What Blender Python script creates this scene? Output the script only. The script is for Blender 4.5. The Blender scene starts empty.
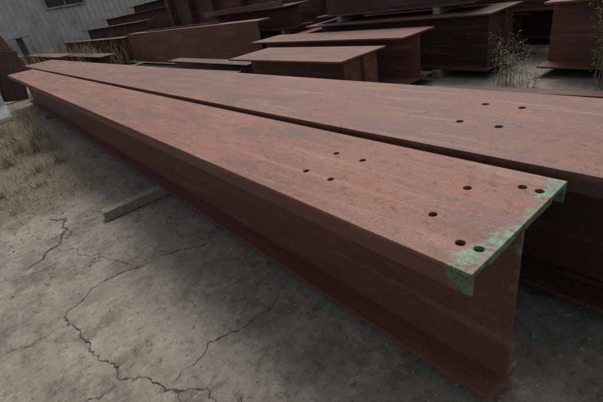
import bpy, bmesh, math, random
from mathutils import Vector, Matrix, noise
random.seed(7)
S=bpy.context.scene
S.view_settings.view_transform='Standard'; S.view_settings.look='None'; S.view_settings.exposure=0
CH=1.406
h=0.65
# ---------------- material helpers
class NT:
    def __init__(s,name):
        s.m=bpy.data.materials.new(name); s.m.use_nodes=True; s.t=s.m.node_tree; s.n=s.t.nodes; s.l=s.t.links
        s.b=s.n["Principled BSDF"]; s.pos=s.n.new("ShaderNodeNewGeometry").outputs["Position"]
    def link(s,a,b): s.l.new(a,b)
    def map(s,sc):
        m=s.n.new("ShaderNodeMapping"); m.inputs["Scale"].default_value=sc; s.link(s.pos,m.inputs["Vector"]); return m.outputs[0]
    def noise(s,scale,detail=4,rough=.6,sc=(1,1,1),dist=0):
        n=s.n.new("ShaderNodeTexNoise"); n.inputs["Scale"].default_value=scale; n.inputs["Detail"].default_value=detail
        n.inputs["Roughness"].default_value=rough; n.inputs["Distortion"].default_value=dist
        s.link(s.map(sc) if sc!=(1,1,1) else s.pos,n.inputs["Vector"]); return n.outputs["Fac"]
    def ramp(s,f,a,b,va=0,vb=1):
        m=s.n.new("ShaderNodeMapRange"); m.inputs[1].default_value=a; m.inputs[2].default_value=b; m.inputs[3].default_value=va; m.inputs[4].default_value=vb
        s.link(f,m.inputs[0]); return m.outputs[0]
    def mix(s,f,a,b,mode='MIX'):
        m=s.n.new("ShaderNodeMix"); m.data_type='RGBA'; m.blend_type=mode
        for v,i in ((f,0),(a,6),(b,7)):
            if isinstance(v,(int,float)): m.inputs[i].default_value=v
            elif isinstance(v,tuple): m.inputs[i].default_value=(*v,1)
            else: s.link(v,m.inputs[i])
        return m.outputs[2]
    def math(s,op,a,b=0.0,c=None):
        m=s.n.new("ShaderNodeMath"); m.operation=op
        for i,v in enumerate((a,b,c)):
            if v is None: continue
            if isinstance(v,(int,float)): m.inputs[i].default_value=v
            else: s.link(v,m.inputs[i])
        return m.outputs[0]
    def sep(s):
        x=s.n.new("ShaderNodeSeparateXYZ"); s.link(s.pos,x.inputs[0]); return x.outputs
    def bump(s,f,st,d=.01):
        b=s.n.new("ShaderNodeBump"); b.inputs["Strength"].default_value=st; b.inputs["Distance"].default_value=d
        s.link(f,b.inputs["Height"]); s.link(b.outputs[0],s.b.inputs["Normal"])
    def fin(s,col,rough=.7,spec=.3):
        if isinstance(col,tuple): s.b.inputs["Base Color"].default_value=(*col,1)
        else: s.link(col,s.b.inputs["Base Color"])
        if isinstance(rough,(int,float)): s.b.inputs["Roughness"].default_value=rough
        else: s.link(rough,s.b.inputs["Roughness"])
        s.b.inputs["Specular IOR Level"].default_value=spec
        return s.m

def oxide(name,base,dark,light,green=False,dirt=1.0,var=1.0):
    k=NT(name)
    blot=k.ramp(k.noise(2.2,5,.72,(1,.35,1)),.36,.62)
    c=k.mix(k.math('MULTIPLY',blot,.8*var),base,dark)
    n9=k.noise(9,5,.75,(1,.2,1))
    c=k.mix(k.math('MULTIPLY',k.ramp(n9,.49,.66),.5*var),c,light)
    c=k.mix(k.math('MULTIPLY',k.ramp(n9,.46,.34),.6*dirt),c,(.058,.034,.026))
    n38=k.noise(38,3,.75,(1,.6,1))
    c=k.mix(k.math('MULTIPLY',k.ramp(n38,.55,.68),.7*dirt),c,(.045,.025,.019))
    run=k.noise(24,3,.6,(1,.045,1))
    c=k.mix(k.math('MULTIPLY',k.ramp(run,.56,.66),.5*dirt),c,(.078,.048,.036))
    c=k.mix(k.math('MULTIPLY',k.ramp(run,.42,.34),.4*var),c,(.235,.14,.10))
    st=k.ramp(k.noise(3.1,5,.8,(1.6,.5,1)),.54,.64)
    c=k.mix(k.math('MULTIPLY',st,.6*dirt),c,(.078,.05,.038))
    if green:
        xs=k.sep()
        off=k.math('ABSOLUTE',k.math('SUBTRACT',xs[0],.95))
        wid=k.math('MULTIPLY_ADD',off,.26,.362)
        n=k.noise(14,4,.7); w2=k.math('MULTIPLY_ADD',n,.16,-.08)
        lim=k.math('ADD',wid,w2)
        low=k.ramp(xs[2],.55,.66,.02,0.0)
        lim=k.math('SUBTRACT',lim,low)
        g=k.ramp(k.math('SUBTRACT',lim,xs[1]),-.010,.022)
        g=k.math('MULTIPLY',g,k.ramp(n38,.62,.48,.10,.9))
        gc=k.mix(k.ramp(n,.35,.65),(.05,.105,.07),(.12,.225,.15))
        c=k.mix(g,c,gc)
    c=k.mix(1.0,c,k.ramp(k.noise(150,2,.7),.3,.7,.70,1.28),'MULTIPLY')
    k.bump(k.noise(60,2,.7),.35,.004)
    return k.fin(c,k.ramp(n9,.3,.7,.42,.72),.38)
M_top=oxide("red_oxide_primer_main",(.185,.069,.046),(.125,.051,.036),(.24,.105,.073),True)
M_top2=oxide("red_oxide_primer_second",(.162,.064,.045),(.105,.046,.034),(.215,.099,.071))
M_web=oxide("red_oxide_primer_web_shaded",(.115,.044,.031),(.082,.034,.025),(.145,.062,.043),True,.45,.6)  # side shade put into the colour: darker primer for cap legs and I-section
M_bg=oxide("red_oxide_primer_faded",(.150,.056,.039),(.075,.032,.024),(.205,.095,.067))
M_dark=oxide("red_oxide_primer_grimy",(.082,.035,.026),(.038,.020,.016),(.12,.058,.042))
def ground_mat():
    k=NT("weathered_concrete")
    big=k.ramp(k.noise(.9,4,.65),.38,.62)
    c=k.mix(big,(.150,.134,.113),(.222,.199,.169))
    st=k.ramp(k.noise(2.3,6,.78),.48,.60)
    c=k.mix(k.math('MULTIPLY',st,.7),c,(.082,.070,.057))
    pale=k.ramp(k.noise(7,6,.82),.53,.64)
    c=k.mix(k.math('MULTIPLY',pale,.5),c,(.29,.263,.226))
    n90=k.noise(230,2,.7)
    n30=k.noise(26,5,.82)
    c=k.mix(k.math('MULTIPLY',k.ramp(n30,.54,.64),.7),c,(.072,.062,.051))
    c=k.mix(k.math('MULTIPLY',k.ramp(n30,.44,.36),.35),c,(.30,.27,.23))
    xs=k.sep()
    soilf=k.math('ADD',k.math('MULTIPLY_ADD',k.noise(2.5,6,.7),1.3,-.65),xs[1])
    a=k.ramp(soilf,3.9,4.35)
    b=k.ramp(k.math('MULTIPLY_ADD',n30,.25,k.math('ADD',xs[0],-.125)),.62,.48)
    soil=k.math('MULTIPLY',a,b)
    c=k.mix(soil,c,k.mix(k.ramp(n30,.35,.65),(.055,.045,.034),(.17,.142,.107)))
    far=k.ramp(xs[1],12.0,13.5)
    c=k.mix(far,c,k.mix(n30,(.10,.085,.065),(.2,.17,.135)))
    c=k.mix(1.0,c,k.ramp(n90,.3,.7,.66,1.32),'MULTIPLY')
    k.bump(n30,.35,.006)
    return k.fin(c,.9,.2)
M_ground=ground_mat()
def simple(name,a,b,scale=20,rough=.85,bumpst=.4,spec=.2,bd=.004):
    k=NT(name); n=k.noise(scale,4,.7); c=k.mix(k.ramp(n,.3,.7),a,b)
    if bumpst: k.bump(n,bumpst,bd)
    return k.fin(c,rough,spec)
M_crack=simple("crack_soil",(.03,.026,.021),(.09,.077,.063),30,bumpst=0)
M_wood=simple("weathered_timber",(.13,.115,.095),(.27,.24,.20),28)
M_dryg=simple("dry_grass",(.17,.135,.083),(.33,.28,.19),6,bumpst=0)
M_green=simple("weed_leaf",(.05,.065,.03),(.115,.125,.058),8,bumpst=0)
M_leaf=simple("shrub_leaf",(.035,.055,.022),(.085,.11,.045),1.2,bumpst=0)
M_litter=simple("dead_leaf",(.07,.045,.028),(.20,.14,.09),50,bumpst=0)
M_blk=simple("old_concrete",(.17,.155,.135),(.33,.305,.27),5)
M_barr=simple("painted_concrete",(.36,.37,.38),(.55,.56,.57),7)
M_stone=simple("stone",(.10,.09,.08),(.30,.27,.24),40,bumpst=0)
M_wall=simple("grey_sheet_metal",(.27,.27,.26),(.42,.42,.405),1.6,.6,0)
M_glass=simple("dark_window",(.02,.022,.025),(.04,.045,.05),3,.15,0)

# ---------------- mesh helpers
def box(bm,x0,x1,y0,y1,z0,z1,M=None,jit=0):
    vs=[]
    for z in (z0,z1):
        for x,y in ((x0,y0),(x1,y0),(x1,y1),(x0,y1)):
            v=Vector((x+random.uniform(-jit,jit),y+random.uniform(-jit,jit),z+random.uniform(-jit,jit)))
            vs.append(bm.verts.new(M@v if M else v))
    for f in ((3,2,1,0),(4,5,6,7),(0,1,5,4),(1,2,6,5),(2,3,7,6),(3,0,4,7)): bm.faces.new([vs[i] for i in f])
def obj(name,bm,mat,parent=None,bev=0,smooth=False):
    me=bpy.data.meshes.new(name); bm.to_mesh(me); bm.free()
    o=bpy.data.objects.new(name,me); S.collection.objects.link(o)
    for m in (mat if isinstance(mat,list) else [mat]): me.materials.append(m)
    if parent: o.parent=parent
    if bev:
        b=o.modifiers.new("b",'BEVEL'); b.width=bev; b.segments=2; b.limit_method='ANGLE'
    if smooth:
        for p in me.polygons: p.use_smooth=True
    return o
def empty(name):
    e=bpy.data.objects.new(name,None); S.collection.objects.link(e); return e
def cut_holes(o,holes,z,r):
    bm=bmesh.new()
    for x,y in holes:
        bmesh.ops.create_cone(bm,cap_ends=True,segments=28,radius1=r,radius2=r,depth=.12,matrix=Matrix.Translation((x,y,z)))
    c=obj("cutter",bm,M_dark)
    m=o.modifiers.new("bool",'BOOLEAN'); m.object=c; m.solver='EXACT'; m.operation='DIFFERENCE'
    bpy.context.view_layer.update()
    dg=bpy.context.evaluated_depsgraph_get()
    me=bpy.data.meshes.new_from_object(o.evaluated_get(dg))
    o.modifiers.clear(); o.data=me
    bpy.data.objects.remove(c)
def capped(name,x0,x1,y0,y1,zt,depth,bf,leg,holes,mats,r=.0125,tk=.016):
    e=empty(name); xc=(x0+x1)/2
    bm=bmesh.new(); box(bm,x0,x1,y0,y1,zt-tk,zt)
    p=obj("cap_plate",bm,mats[0],e)
    if holes: cut_holes(p,holes,zt,r)
    b=p.modifiers.new("b",'BEVEL'); b.width=.003; b.segments=2; b.limit_method='ANGLE'; b.angle_limit=math.radians(60)
    bm=bmesh.new()
    box(bm,x0+.001,x0+.013,y0+.001,y1-.001,zt-leg,zt-tk)
    box(bm,x1-.013,x1-.001,y0+.001,y1-.001,zt-leg,zt-tk)
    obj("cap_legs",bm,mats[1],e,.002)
    zb=zt-depth
    bm=bmesh.new()
    fw=(x1-x0)*.33
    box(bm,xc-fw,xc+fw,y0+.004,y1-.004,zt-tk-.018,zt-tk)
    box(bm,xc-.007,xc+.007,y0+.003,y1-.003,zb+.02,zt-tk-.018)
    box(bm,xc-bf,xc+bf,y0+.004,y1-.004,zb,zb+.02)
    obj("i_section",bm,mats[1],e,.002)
    return e
Z=CH-h
mh=[(1.315,1.56),(1.6,1.57),(1.315,1.78),(1.6,1.80),(1.31,.885),(1.6,.885),(1.19,.68),(1.195,.605),(1.73,.685),(1.73,.61)]
mh=[(a*h,b*h) for a,b in mh]
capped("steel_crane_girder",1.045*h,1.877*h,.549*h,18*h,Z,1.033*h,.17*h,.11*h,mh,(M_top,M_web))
sh=[(2.40,1.40),(2.40,1.13),(2.78,1.42),(2.78,1.16)]
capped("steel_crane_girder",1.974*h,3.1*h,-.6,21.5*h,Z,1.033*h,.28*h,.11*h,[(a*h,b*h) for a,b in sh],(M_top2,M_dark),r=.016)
def dunn(x0,x1,y,hh=.11,w=.1,ang=0,name="timber_dunnage",z=0):
    bm=bmesh.new(); M=Matrix.Translation((x0,y,z))@Matrix.Rotation(ang,4,'Z')
    box(bm,0,x1-x0,0,w,.002,hh,M,.003)
    obj(name,bm,M_wood,None,.006)
ztb=Z-1.033*h
dunn(.34,2.1,3.27,ztb-.001,.10,math.radians(-1.5))
dunn(.76,2.2,9.0,ztb-.001)
dunn(.9,2.2,.75,ztb-.001)

def ibeam(name,x0,x1,y0,y1,z0,z1,mat,tf=.022,tw=.014,stiff=0,chan=False,yaw=0,endplate=False):
    bm=bmesh.new(); xc=(x0+x1)/2
    box(bm,x0,x1,y0,y1,z1-tf,z1); box(bm,x0,x1,y0,y1,z0,z0+tf)
    if chan: box(bm,x0+.001,x0+.001+tw,y0+.003,y1-.003,z0+tf,z1-tf)
    else: box(bm,xc-tw/2,xc+tw/2,y0+.003,y1-.003,z0+tf,z1-tf)
    if stiff:
        y=y0+.15
        while y<y1-.1:
            box(bm,x0+.01,xc-tw/2,y,y+.015,z0+tf,z1-tf); box(bm,xc+tw/2,x1-.01,y,y+.015,z0+tf,z1-tf); y+=stiff
    if endplate:
        box(bm,xc-(x1-x0)*.36,xc-tw/2,y0+.06,y0+.075,z0+tf,z1-tf); box(bm,xc+tw/2,xc+(x1-x0)*.36,y0+.06,y0+.075,z0+tf,z1-tf)
    if yaw:
        bmesh.ops.rotate(bm,cent=(xc,y0,z0),matrix=Matrix.Rotation(math.radians(yaw),3,'Z'),verts=bm.verts)
    return obj(name,bm,mat,None,.003)
ibeam("steel_channel_girder",4.50,4.80,6.75,14.5,.1,.955,M_bg,chan=True)
ibeam("stiffened_steel_girder",4.4,4.75,14.9,25,.1,.88,M_bg,stiff=.45)
ibeam("steel_i_beam",3.08,3.85,3.2,5.6,.08,CH-.80,M_bg,endplate=True)
ibeam("steel_i_beam",3.98,4.62,3.05,6.3,.1,CH-.74,M_bg)
ibeam("steel_i_beam",4.95,5.6,6.0,9.5,.1,CH-.80,M_bg)
ibeam("steel_i_beam",4.95,5.6,6.4,9.7,CH-.71,CH-.3,M_dark)
ibeam("steel_i_beam",4.75,5.55,2.42,5.7,.1,CH-.655,M_dark,endplate=True)
ibeam("steel_i_beam",4.95,5.5,-3,1.95,.1,CH-.62,M_bg)
ibeam("steel_i_beam",4.95,5.5,2.75,5.6,CH-.655+.09,CH-.655+.62,M_dark)
ibeam("steel_i_beam",5.02,5.45,-3,1.6,CH-.62+.09,CH-.62+.6,M_dark)
for yy in (3.2,5.0): dunn(4.95,5.5,yy,.088,.1,0,"timber_dunnage",CH-.655)
for yy in (-2,.6,1.2): dunn(4.98,5.48,yy,.088,.1,0,"timber_dunnage",CH-.62)
for yy in (6.6,9.2): dunn(4.97,5.58,yy,.088,.1,0,"timber_dunnage",CH-.80)
ibeam("deep_plate_girder",6.1,6.55,6.6,15,.1,2.1,M_dark,stiff=1.5)
ibeam("deep_plate_girder",6.7,7.2,5.9,15,.1,2.3,M_bg,stiff=2.5)
ibeam("steel_channel",3.15,3.40,5.85,8.6,.10,.34,M_dark,tf=.012,tw=.01,chan=True,yaw=2)
ibeam("steel_i_beam",3.55,3.85,5.9,9.4,.10,.40,M_dark,tf=.014,tw=.01,yaw=-1)
def angle(x,y,z,L,w,rot,mat,name="steel_angle"):
    bm=bmesh.new(); M=Matrix.Translation((x,y,z))@rot
    box(bm,0,w,0,L,0,.01,M); box(bm,0,.01,0,L,.0101,w,M)
    obj(name,bm,mat,None,.0015)
Rz=lambda a:Matrix.Rotation(math.radians(a),4,'Z')
angle(5.0,2.75,CH-.034,2.6,.10,Rz(-3),M_bg); angle(5.15,2.9,CH-.034,2.2,.08,Rz(4),M_dark)
angle(4.66,8.5,.957,4.5,.05,Rz(.5),M_bg)
angle(5.05,6.6,CH-.299,2.8,.1,Rz(5),M_bg)
random.seed(21)
for row,(xa,zb) in enumerate([(5.75,.1),(6.55,.1),(7.5,.1),(8.6,.1),(9.7,.1),(11,.1)]):
    z=zb; NL=3 if row<2 else 4
    for lvl in range(NL):
        d=random.uniform(.34,.62); w=random.uniform(.34,.6); x=xa+random.uniform(-.05,.2)
        y0=random.uniform(1.0,2.4)+(0 if row else 1.0); y1=(5.7 if row<2 else 12)+random.uniform(-.4,.4)
        ibeam("steel_i_beam",x,x+w,y0,y1,z,z+d,random.choice((M_dark,M_bg,M_bg)),yaw=random.uniform(-3,3),endplate=random.random()<.5)
        z+=d+.09
        if lvl<NL-1:
            for yy in (3.9,5.2): dunn(xa-.1,xa+.75,yy,.088,.1,0,"timber_dunnage",z-.089)
    z=.1; NL=2 if row==0 else 3
    for lvl in range(NL):
        d=random.uniform(.34,.6); w=random.uniform(.34,.6); x=xa+random.uniform(-.05,.2)
        ibeam("steel_i_beam",x,x+w,-5,random.uniform(.4,.9)if row else 1.4,z,z+d,random.choice((M_dark,M_bg)),yaw=random.uniform(-1.5,1.5)); z+=d+.09
        if lvl<NL-1:
            for yy in (-3,.1): dunn(xa-.1,xa+.75,yy,.088,.1,0,"timber_dunnage",z-.089)
ibeam("steel_i_beam",12.6,13.4,-2,16,.1,2.9,M_dark,stiff=2)
ibeam("steel_i_beam",14.2,15,0,20,.1,3.1,M_bg,stiff=2)
ibeam("steel_i_beam",5.3,5.9,15.3,24,.1,1.25,M_dark)
ibeam("steel_i_beam",6.4,7.0,15.6,24,.1,1.55,M_bg)
ibeam("steel_i_beam",8,8.6,13,24,.1,1.9,M_dark)
ibeam("steel_i_beam",3.2,3.7,13.5,20,.1,.55,M_dark)
ibeam("steel_i_beam",2.3,2.8,14.6,22,.1,.75,M_bg)
ibeam("steel_i_beam",2.2,2.9,23,25.5,.1,1.5,M_dark)
ibeam("steel_i_beam",1.2,1.7,17,24,.1,.9,M_dark,yaw=-3)
for x,y0,y1,w,d,yw in ((4.05,.9,2.7,.16,.12,5),):
    ibeam("steel_offcut",x,x+w,y0,y1,.003,d,M_dark,tf=.012,tw=.01,yaw=yw)
for x0,x1,y in ((2.95,4.6,3.6),(2.95,4.6,5.0),(3.1,5.7,7.2),(3.4,5.7,9.1),(1.1,7.2,17.2),(4.3,7.2,22),(4.7,12,3.05),(4.7,12,5.3),(4.8,12,.3),(4.8,12,-2),(6,15,8.5),(6,15,11.5),(2.2,3.8,15.0),(1.2,3.8,19)):
    dunn(x0,x1,y,.098 if x0!=2.95 else .079,.12)
bm=bmesh.new(); M=Matrix.Translation((.72,13.2,0))@Matrix.Rotation(math.radians(12),4,'Y')
box(bm,-.35,.25,0,.03,0,1.25,M); box(bm,-.35,-.32,-.15,-.001,0,1.25,M)
obj("steel_angle_plate",bm,M_dark,None,.003)
bm=bmesh.new(); M=Matrix.Translation((1.45,14.3,0))@Matrix.Rotation(math.radians(-16),4,'Y')
box(bm,-.13,.13,-.09,-.07,0,1.75,M); box(bm,-.13,.13,.07,.09,0,1.75,M); box(bm,-.008,.008,-.07,.07,0,1.75,M)
obj("steel_post",bm,M_bg,None,.003)
bm=bmesh.new(); prof=[(-.28,.003),(.28,.003),(.28,.08),(.14,.30),(.09,.75),(-.09,.75),(-.14,.30),(-.28,.08)]
A=[bm.verts.new((-3.6,10.4+a,b)) for a,b in prof]; Bv=[bm.verts.new((.32,10.4+a,b)) for a,b in prof]
for i in range(8): bm.faces.new((A[i],A[(i+1)%8],Bv[(i+1)%8],Bv[i]))
bm.faces.new(A[::-1]); bm.faces.new(Bv); bmesh.ops.recalc_face_normals(bm,faces=bm.faces)
obj("concrete_barrier",bm,M_barr,None,.012)
e=empty("sheet_metal_shed")
WY=26
bm=bmesh.new(); xs=-14; prev=None
while xs<38:
    for dx,dy in ((0,0),(.10,0),(.13,-.04),(.23,-.04),(.26,0)):
        a=bm.verts.new((xs+dx,WY+dy,.6)); b=bm.verts.new((xs+dx,WY+dy,6.5))
        if prev: bm.faces.new((prev[0],a,b,prev[1]))
        prev=(a,b)
    xs+=.30
obj("wall",bm,M_wall,e)
bm=bmesh.new(); box(bm,-14,38,WY-.07,WY+.3,.002,.6); obj("plinth",bm,M_blk,e)
bm=bmesh.new(); box(bm,-14.2,38.2,WY-.3,WY+12,6.5,6.7); box(bm,-14,-13.8,WY+.06,WY+11.8,.003,6.49); box(bm,37.8,38,WY+.06,WY+11.8,.003,6.49); obj("roof",bm,M_wall,e)
bm=bmesh.new()
for x in (-6,4.6,12,19,25): box(bm,x,x+1.8,WY-.10,WY-.05,2.6,3.7)
obj("windows",bm,M_glass,e)
bm=bmesh.new()
for x in (-6,4.6,12,19,25):
    for a,b,c,d in ((x-.08,x,2.52,3.78),(x+1.8,x+1.88,2.52,3.78),(x,x+1.8,2.52,2.6),(x,x+1.8,3.7,3.78),(x+.87,x+.93,2.6,3.7)): box(bm,a,b,WY-.14,WY-.06,c,d)
obj("window_frames",bm,M_blk,e)
# ---------------- ground
bm=bmesh.new()
bmesh.ops.create_grid(bm,x_segments=40,y_segments=40,size=400)
obj("ground",bm,M_ground)
def crack(bm,pl,w):
    P=[]
    for i in range(len(pl)-1):
        a=Vector(pl[i]);b=Vector(pl[i+1]);n=max(3,int((b-a).length/.012))
        for j in range(n): P.append(a.lerp(b,j/n))
    P.append(Vector(pl[-1])); Q=[]
    for k,p in enumerate(P):
        v=noise.noise_vector(Vector((p.x*7,p.y*7,1)))*.06+noise.noise_vector(Vector((p.x*30,p.y*30,2)))*.022+noise.noise_vector(Vector((p.x*80,p.y*80,2)))*.009
        Q.append(Vector((p.x+v.x,p.y+v.y)))
    L=len(Q); prev=None
    for k,p in enumerate(Q):
        t=(Q[min(k+1,L-1)]-Q[max(k-1,0)]).normalized(); nn=Vector((-t.y,t.x))
        ww=w*(.22+1.5*abs(noise.noise(Vector((p.x*26,p.y*26,5)))))*min(1,k/10+.1,(L-1-k)/10+.1)
        a=bm.verts.new((*(p+nn*ww),.004)); b=bm.verts.new((*(p-nn*ww),.004))
        if prev: bm.faces.new((prev[0],prev[1],b,a))
        prev=(a,b)
g=1.406
bm=bmesh.new()
for pl,w in [([(.56,1.55),(.40,1.66),(.2,1.70),(.02,1.72),(-.10,1.66),(-.14,1.56),(-.09,1.33),(-.03,1.12),(.07,.97),(.13,.85),(.16,.6)],.0042),
             ([(-.14,1.56),(-.35,1.60),(-.7,1.7)],.003),([(.07,.97),(.22,1.02),(.40,.98),(.55,1.02)],.0035),([(.07,.97),(.03,.75)],.003),
             ([(.40,1.66),(.50,1.9),(.48,2.2)],.0025),([(-.03,2.75),(.06,2.62),(.03,2.45),(-.06,2.32),(-.2,2.2)],.013),([(-.06,2.32),(.1,2.0),(.2,1.70)],.0025),
             ([(-.03,1.12),(-.2,1.15),(-.5,1.1)],.002)]:
    crack(bm,[(a*g,b*g) for a,b in pl],w)
obj("pavement_cracks",bm,M_crack)
random.seed(11); bm=bmesh.new()
def stone(bm,x,y,r):
    M=Matrix.Translation((x,y,r*.35))@Matrix.Rotation(random.uniform(0,6),4,'Z')@Matrix.Diagonal((1,random.uniform(.6,.9),random.uniform(.4,.7),1))
    res=bmesh.ops.create_icosphere(bm,subdivisions=1,radius=r,matrix=M)
    for v in res['verts']: v.co+=Vector([random.uniform(-.2,.2)*r for _ in range(3)])
stone(bm,.62,.80,.017); stone(bm,.55,.95,.008)
for _ in range(900):
    stone(bm,random.uniform(-2,.85),random.uniform(.5,4.2),random.choice((.0015,.002,.003,.003,.004,.006)))
for _ in range(600):
    x=random.gauss(.78,.12); stone(bm,x,random.uniform(.3,9),random.uniform(.002,.008))
for _ in range(700): stone(bm,random.uniform(-1.5,.75),random.gauss(4.6,1),random.uniform(.003,.012))
for _ in range(300): stone(bm,random.uniform(.8,3.),random.uniform(-1,.9),random.uniform(.004,.012))
obj("gravel",bm,M_stone)
bm=bmesh.new()
def leaf(x,y,z,s):
    M=Matrix.Translation((x,y,z))@Matrix.Rotation(random.uniform(0,6.3),4,'Z')@Matrix.Rotation(random.uniform(-.4,.4),4,'X')@Matrix.Rotation(random.uniform(-.4,.4),4,'Y')
    vs=[bm.verts.new(M@Vector(p)) for p in ((-s,0,0),(-.2*s,-.4*s,.1*s),(s,0,0),(-.1*s,.4*s,.12*s))]; bm.faces.new(vs)
for _ in range(260): leaf(random.uniform(-1.6,.8),3.2+abs(random.gauss(0,1.6)),.012,random.uniform(.008,.02))
for _ in range(90): leaf(random.uniform(-1.2,.8),random.uniform(.7,3.5),.009,random.uniform(.005,.012))
for _ in range(120): leaf(random.gauss(.80,.07),random.uniform(.6,8),.012,random.uniform(.008,.018))
for _ in range(16):
    x,y=random.uniform(-1.3,.7),random.uniform(1.6,5); a=random.uniform(0,3.1); M=Matrix.Translation((x,y,.006))@Matrix.Rotation(a,4,'Z'); L=random.uniform(.012,.04); box(bm,-L,L,-.001,.001,-.001,.001,M)
obj("leaf_litter",bm,M_litter)
def blade(bm,x,y,z,L,w,az,lean,mi=0):
    d=Vector((math.cos(az),math.sin(az),0)); s=Vector((-d.y,d.x,0)); prev=None; n=4
    tw=random.uniform(-.8,.8)
    for i in range(n+1):
        t=i/n; p=Vector((x,y,z))+d*(L*lean*t*t)+Vector((0,0,L*t*(1-.35*lean*t)))
        ww=w*(1-t*.9); s2=(s*math.cos(tw*t)+d*math.sin(tw*t))
        a=bm.verts.new(p+s2*ww); b=bm.verts.new(p-s2*ww)
        if prev:
            f=bm.faces.new((prev[0],prev[1],b,a)); f.material_index=mi
        prev=(a,b)
def clump(bm,x,y,n,r,L,w=.0018,gf=.1):
    for _ in range(n):
        a=random.uniform(0,6.28); rr=abs(random.gauss(0,r))
        blade(bm,x+math.cos(a)*rr,y+math.sin(a)*rr,0,L*random.uniform(.4,1.15),w*random.uniform(.6,1.3),random.uniform(0,6.28),random.uniform(.15,.9),1 if random.random()<gf else 0)
random.seed(5); bm=bmesh.new()
for x,y,n,r,L in [(.28,6.6,230,.1,.45),(.40,7.4,220,.12,.5),(.1,7.6,220,.15,.45),(-.1,6.3,160,.12,.3),(.42,8.8,200,.15,.45),(.15,5.5,110,.1,.24),(.38,5.6,90,.08,.2),(-.6,6.8,160,.15,.35),(-.3,5.0,100,.12,.18),(.45,9.9,150,.12,.4),(.42,6.4,100,.06,.28),(.1,6.9,200,.15,.4),(-.3,7.6,200,.2,.4),(0,8.6,200,.2,.4),(.05,4.9,60,.08,.14)]:
    clump(bm,x,y,n,r,L,.0022)
for _ in range(520):
    x=random.uniform(-1.2,.5); y=4.05+6*random.random()**1.3; clump(bm,x,y,9,.05,random.uniform(.03,.16),.0014,.15)
for _ in range(75): clump(bm,random.uniform(-1,4.3),random.uniform(13.6,25),60,.25,random.uniform(.5,1.3),.006,.3)
obj("dry_grass",bm,[M_dryg,M_green])
bm=bmesh.new()
clump(bm,.27,1.08,16,.02,.05,.0012,.7); clump(bm,.31,1.0,9,.012,.035,.0012,.8)
obj("small_weed",bm,[M_dryg,M_green])
def weed(name,x,y,ht,n,spread,mats,lf=4,ls=1):
    bm=bmesh.new()
    for _ in range(n):
        az=random.uniform(0,6.28); H=ht*random.uniform(.5,1.1); lean=random.uniform(.05,.5)*spread
        bx=x+random.gauss(0,.06); by=y+random.gauss(0,.06)
        d=Vector((math.cos(az),math.sin(az),0)); prev=None
        for i in range(9):
            t=i/8; p=Vector((bx,by,0))+d*(H*lean*t*t)+Vector((0,0,H*t))
            s=Vector((-d.y,d.x,0))*.003*(1.1-t); a=bm.verts.new(p+s); b=bm.verts.new(p-s)
            if prev:
                f=bm.faces.new((prev[0],prev[1],b,a)); f.material_index=0
            prev=(a,b)
            if t>.15:
                for _k in range(lf):
                    v=Vector((random.gauss(0,1),random.gauss(0,1),random.gauss(.2,.6))).normalized(); u=v.cross(Vector((0,0,1))).normalized()
                    l=random.uniform(.012,.032)*ls; q=p+v*random.uniform(0,.06*ls)
                    vs=[bm.verts.new(q),bm.verts.new(q+v*l*.5+u*l*.2),bm.verts.new(q+v*l),bm.verts.new(q+v*l*.5-u*l*.2)]
                    f=bm.faces.new(vs); f.material_index=1 if random.random()<(.5 if ls==1 else .85) else 0
    obj(name,bm,mats)
weed("weed_plant",4.62,2.12,.50,26,1,[M_dryg,M_green],5)
weed("weed_plant",4.5,1.85,.22,14,1.2,[M_dryg,M_green])
weed("leafy_shrub",4.72,1.18,1.15,46,.75,[M_dryg,M_leaf],7,1.6)
weed("leafy_shrub",4.70,.80,1.1,40,.8,[M_dryg,M_leaf],7,1.6)
# ---------------- light
el=math.radians(62); az=math.radians(60)
w=bpy.data.worlds.new("World"); S.world=w; w.use_nodes=True
nt=w.node_tree; sk=nt.nodes.new("ShaderNodeTexSky"); sk.sky_type='NISHITA'; sk.sun_disc=False; sk.sun_elevation=el; sk.sun_rotation=az; sk.dust_density=4; sk.air_density=1
hs=nt.nodes.new("ShaderNodeHueSaturation"); hs.inputs["Saturation"].default_value=.2
nt.links.new(sk.outputs[0],hs.inputs["Color"]); nt.links.new(hs.outputs[0],nt.nodes["Background"].inputs[0]); nt.nodes["Background"].inputs[1].default_value=.15
sd=bpy.data.lights.new("sun",'SUN'); sd.energy=2.2; sd.angle=math.radians(30); sd.color=(1,.95,.87)
so=bpy.data.objects.new("sun",sd); S.collection.objects.link(so)
dv=Vector((math.sin(az)*math.cos(el),math.cos(az)*math.cos(el),math.sin(el))); so.rotation_euler=dv.to_track_quat('Z','Y').to_euler(); so.location=(0,0,20)
# ---------------- camera
R=Vector((0.7519,-0.6367,-0.1725));B=Vector((-0.5013,-0.7214,0.4776))
R.normalize(); B=(B-R*B.dot(R)).normalized(); U=B.cross(R)
cd=bpy.data.cameras.new("camera"); cd.lens=36*392/603; cd.sensor_width=36; cd.clip_start=.02; cd.clip_end=1500
co=bpy.data.objects.new("camera",cd); S.collection.objects.link(co)
m=Matrix((R,U,B)).transposed().to_4x4(); m.translation=(0,0,CH); co.matrix_world=m
S.camera=co
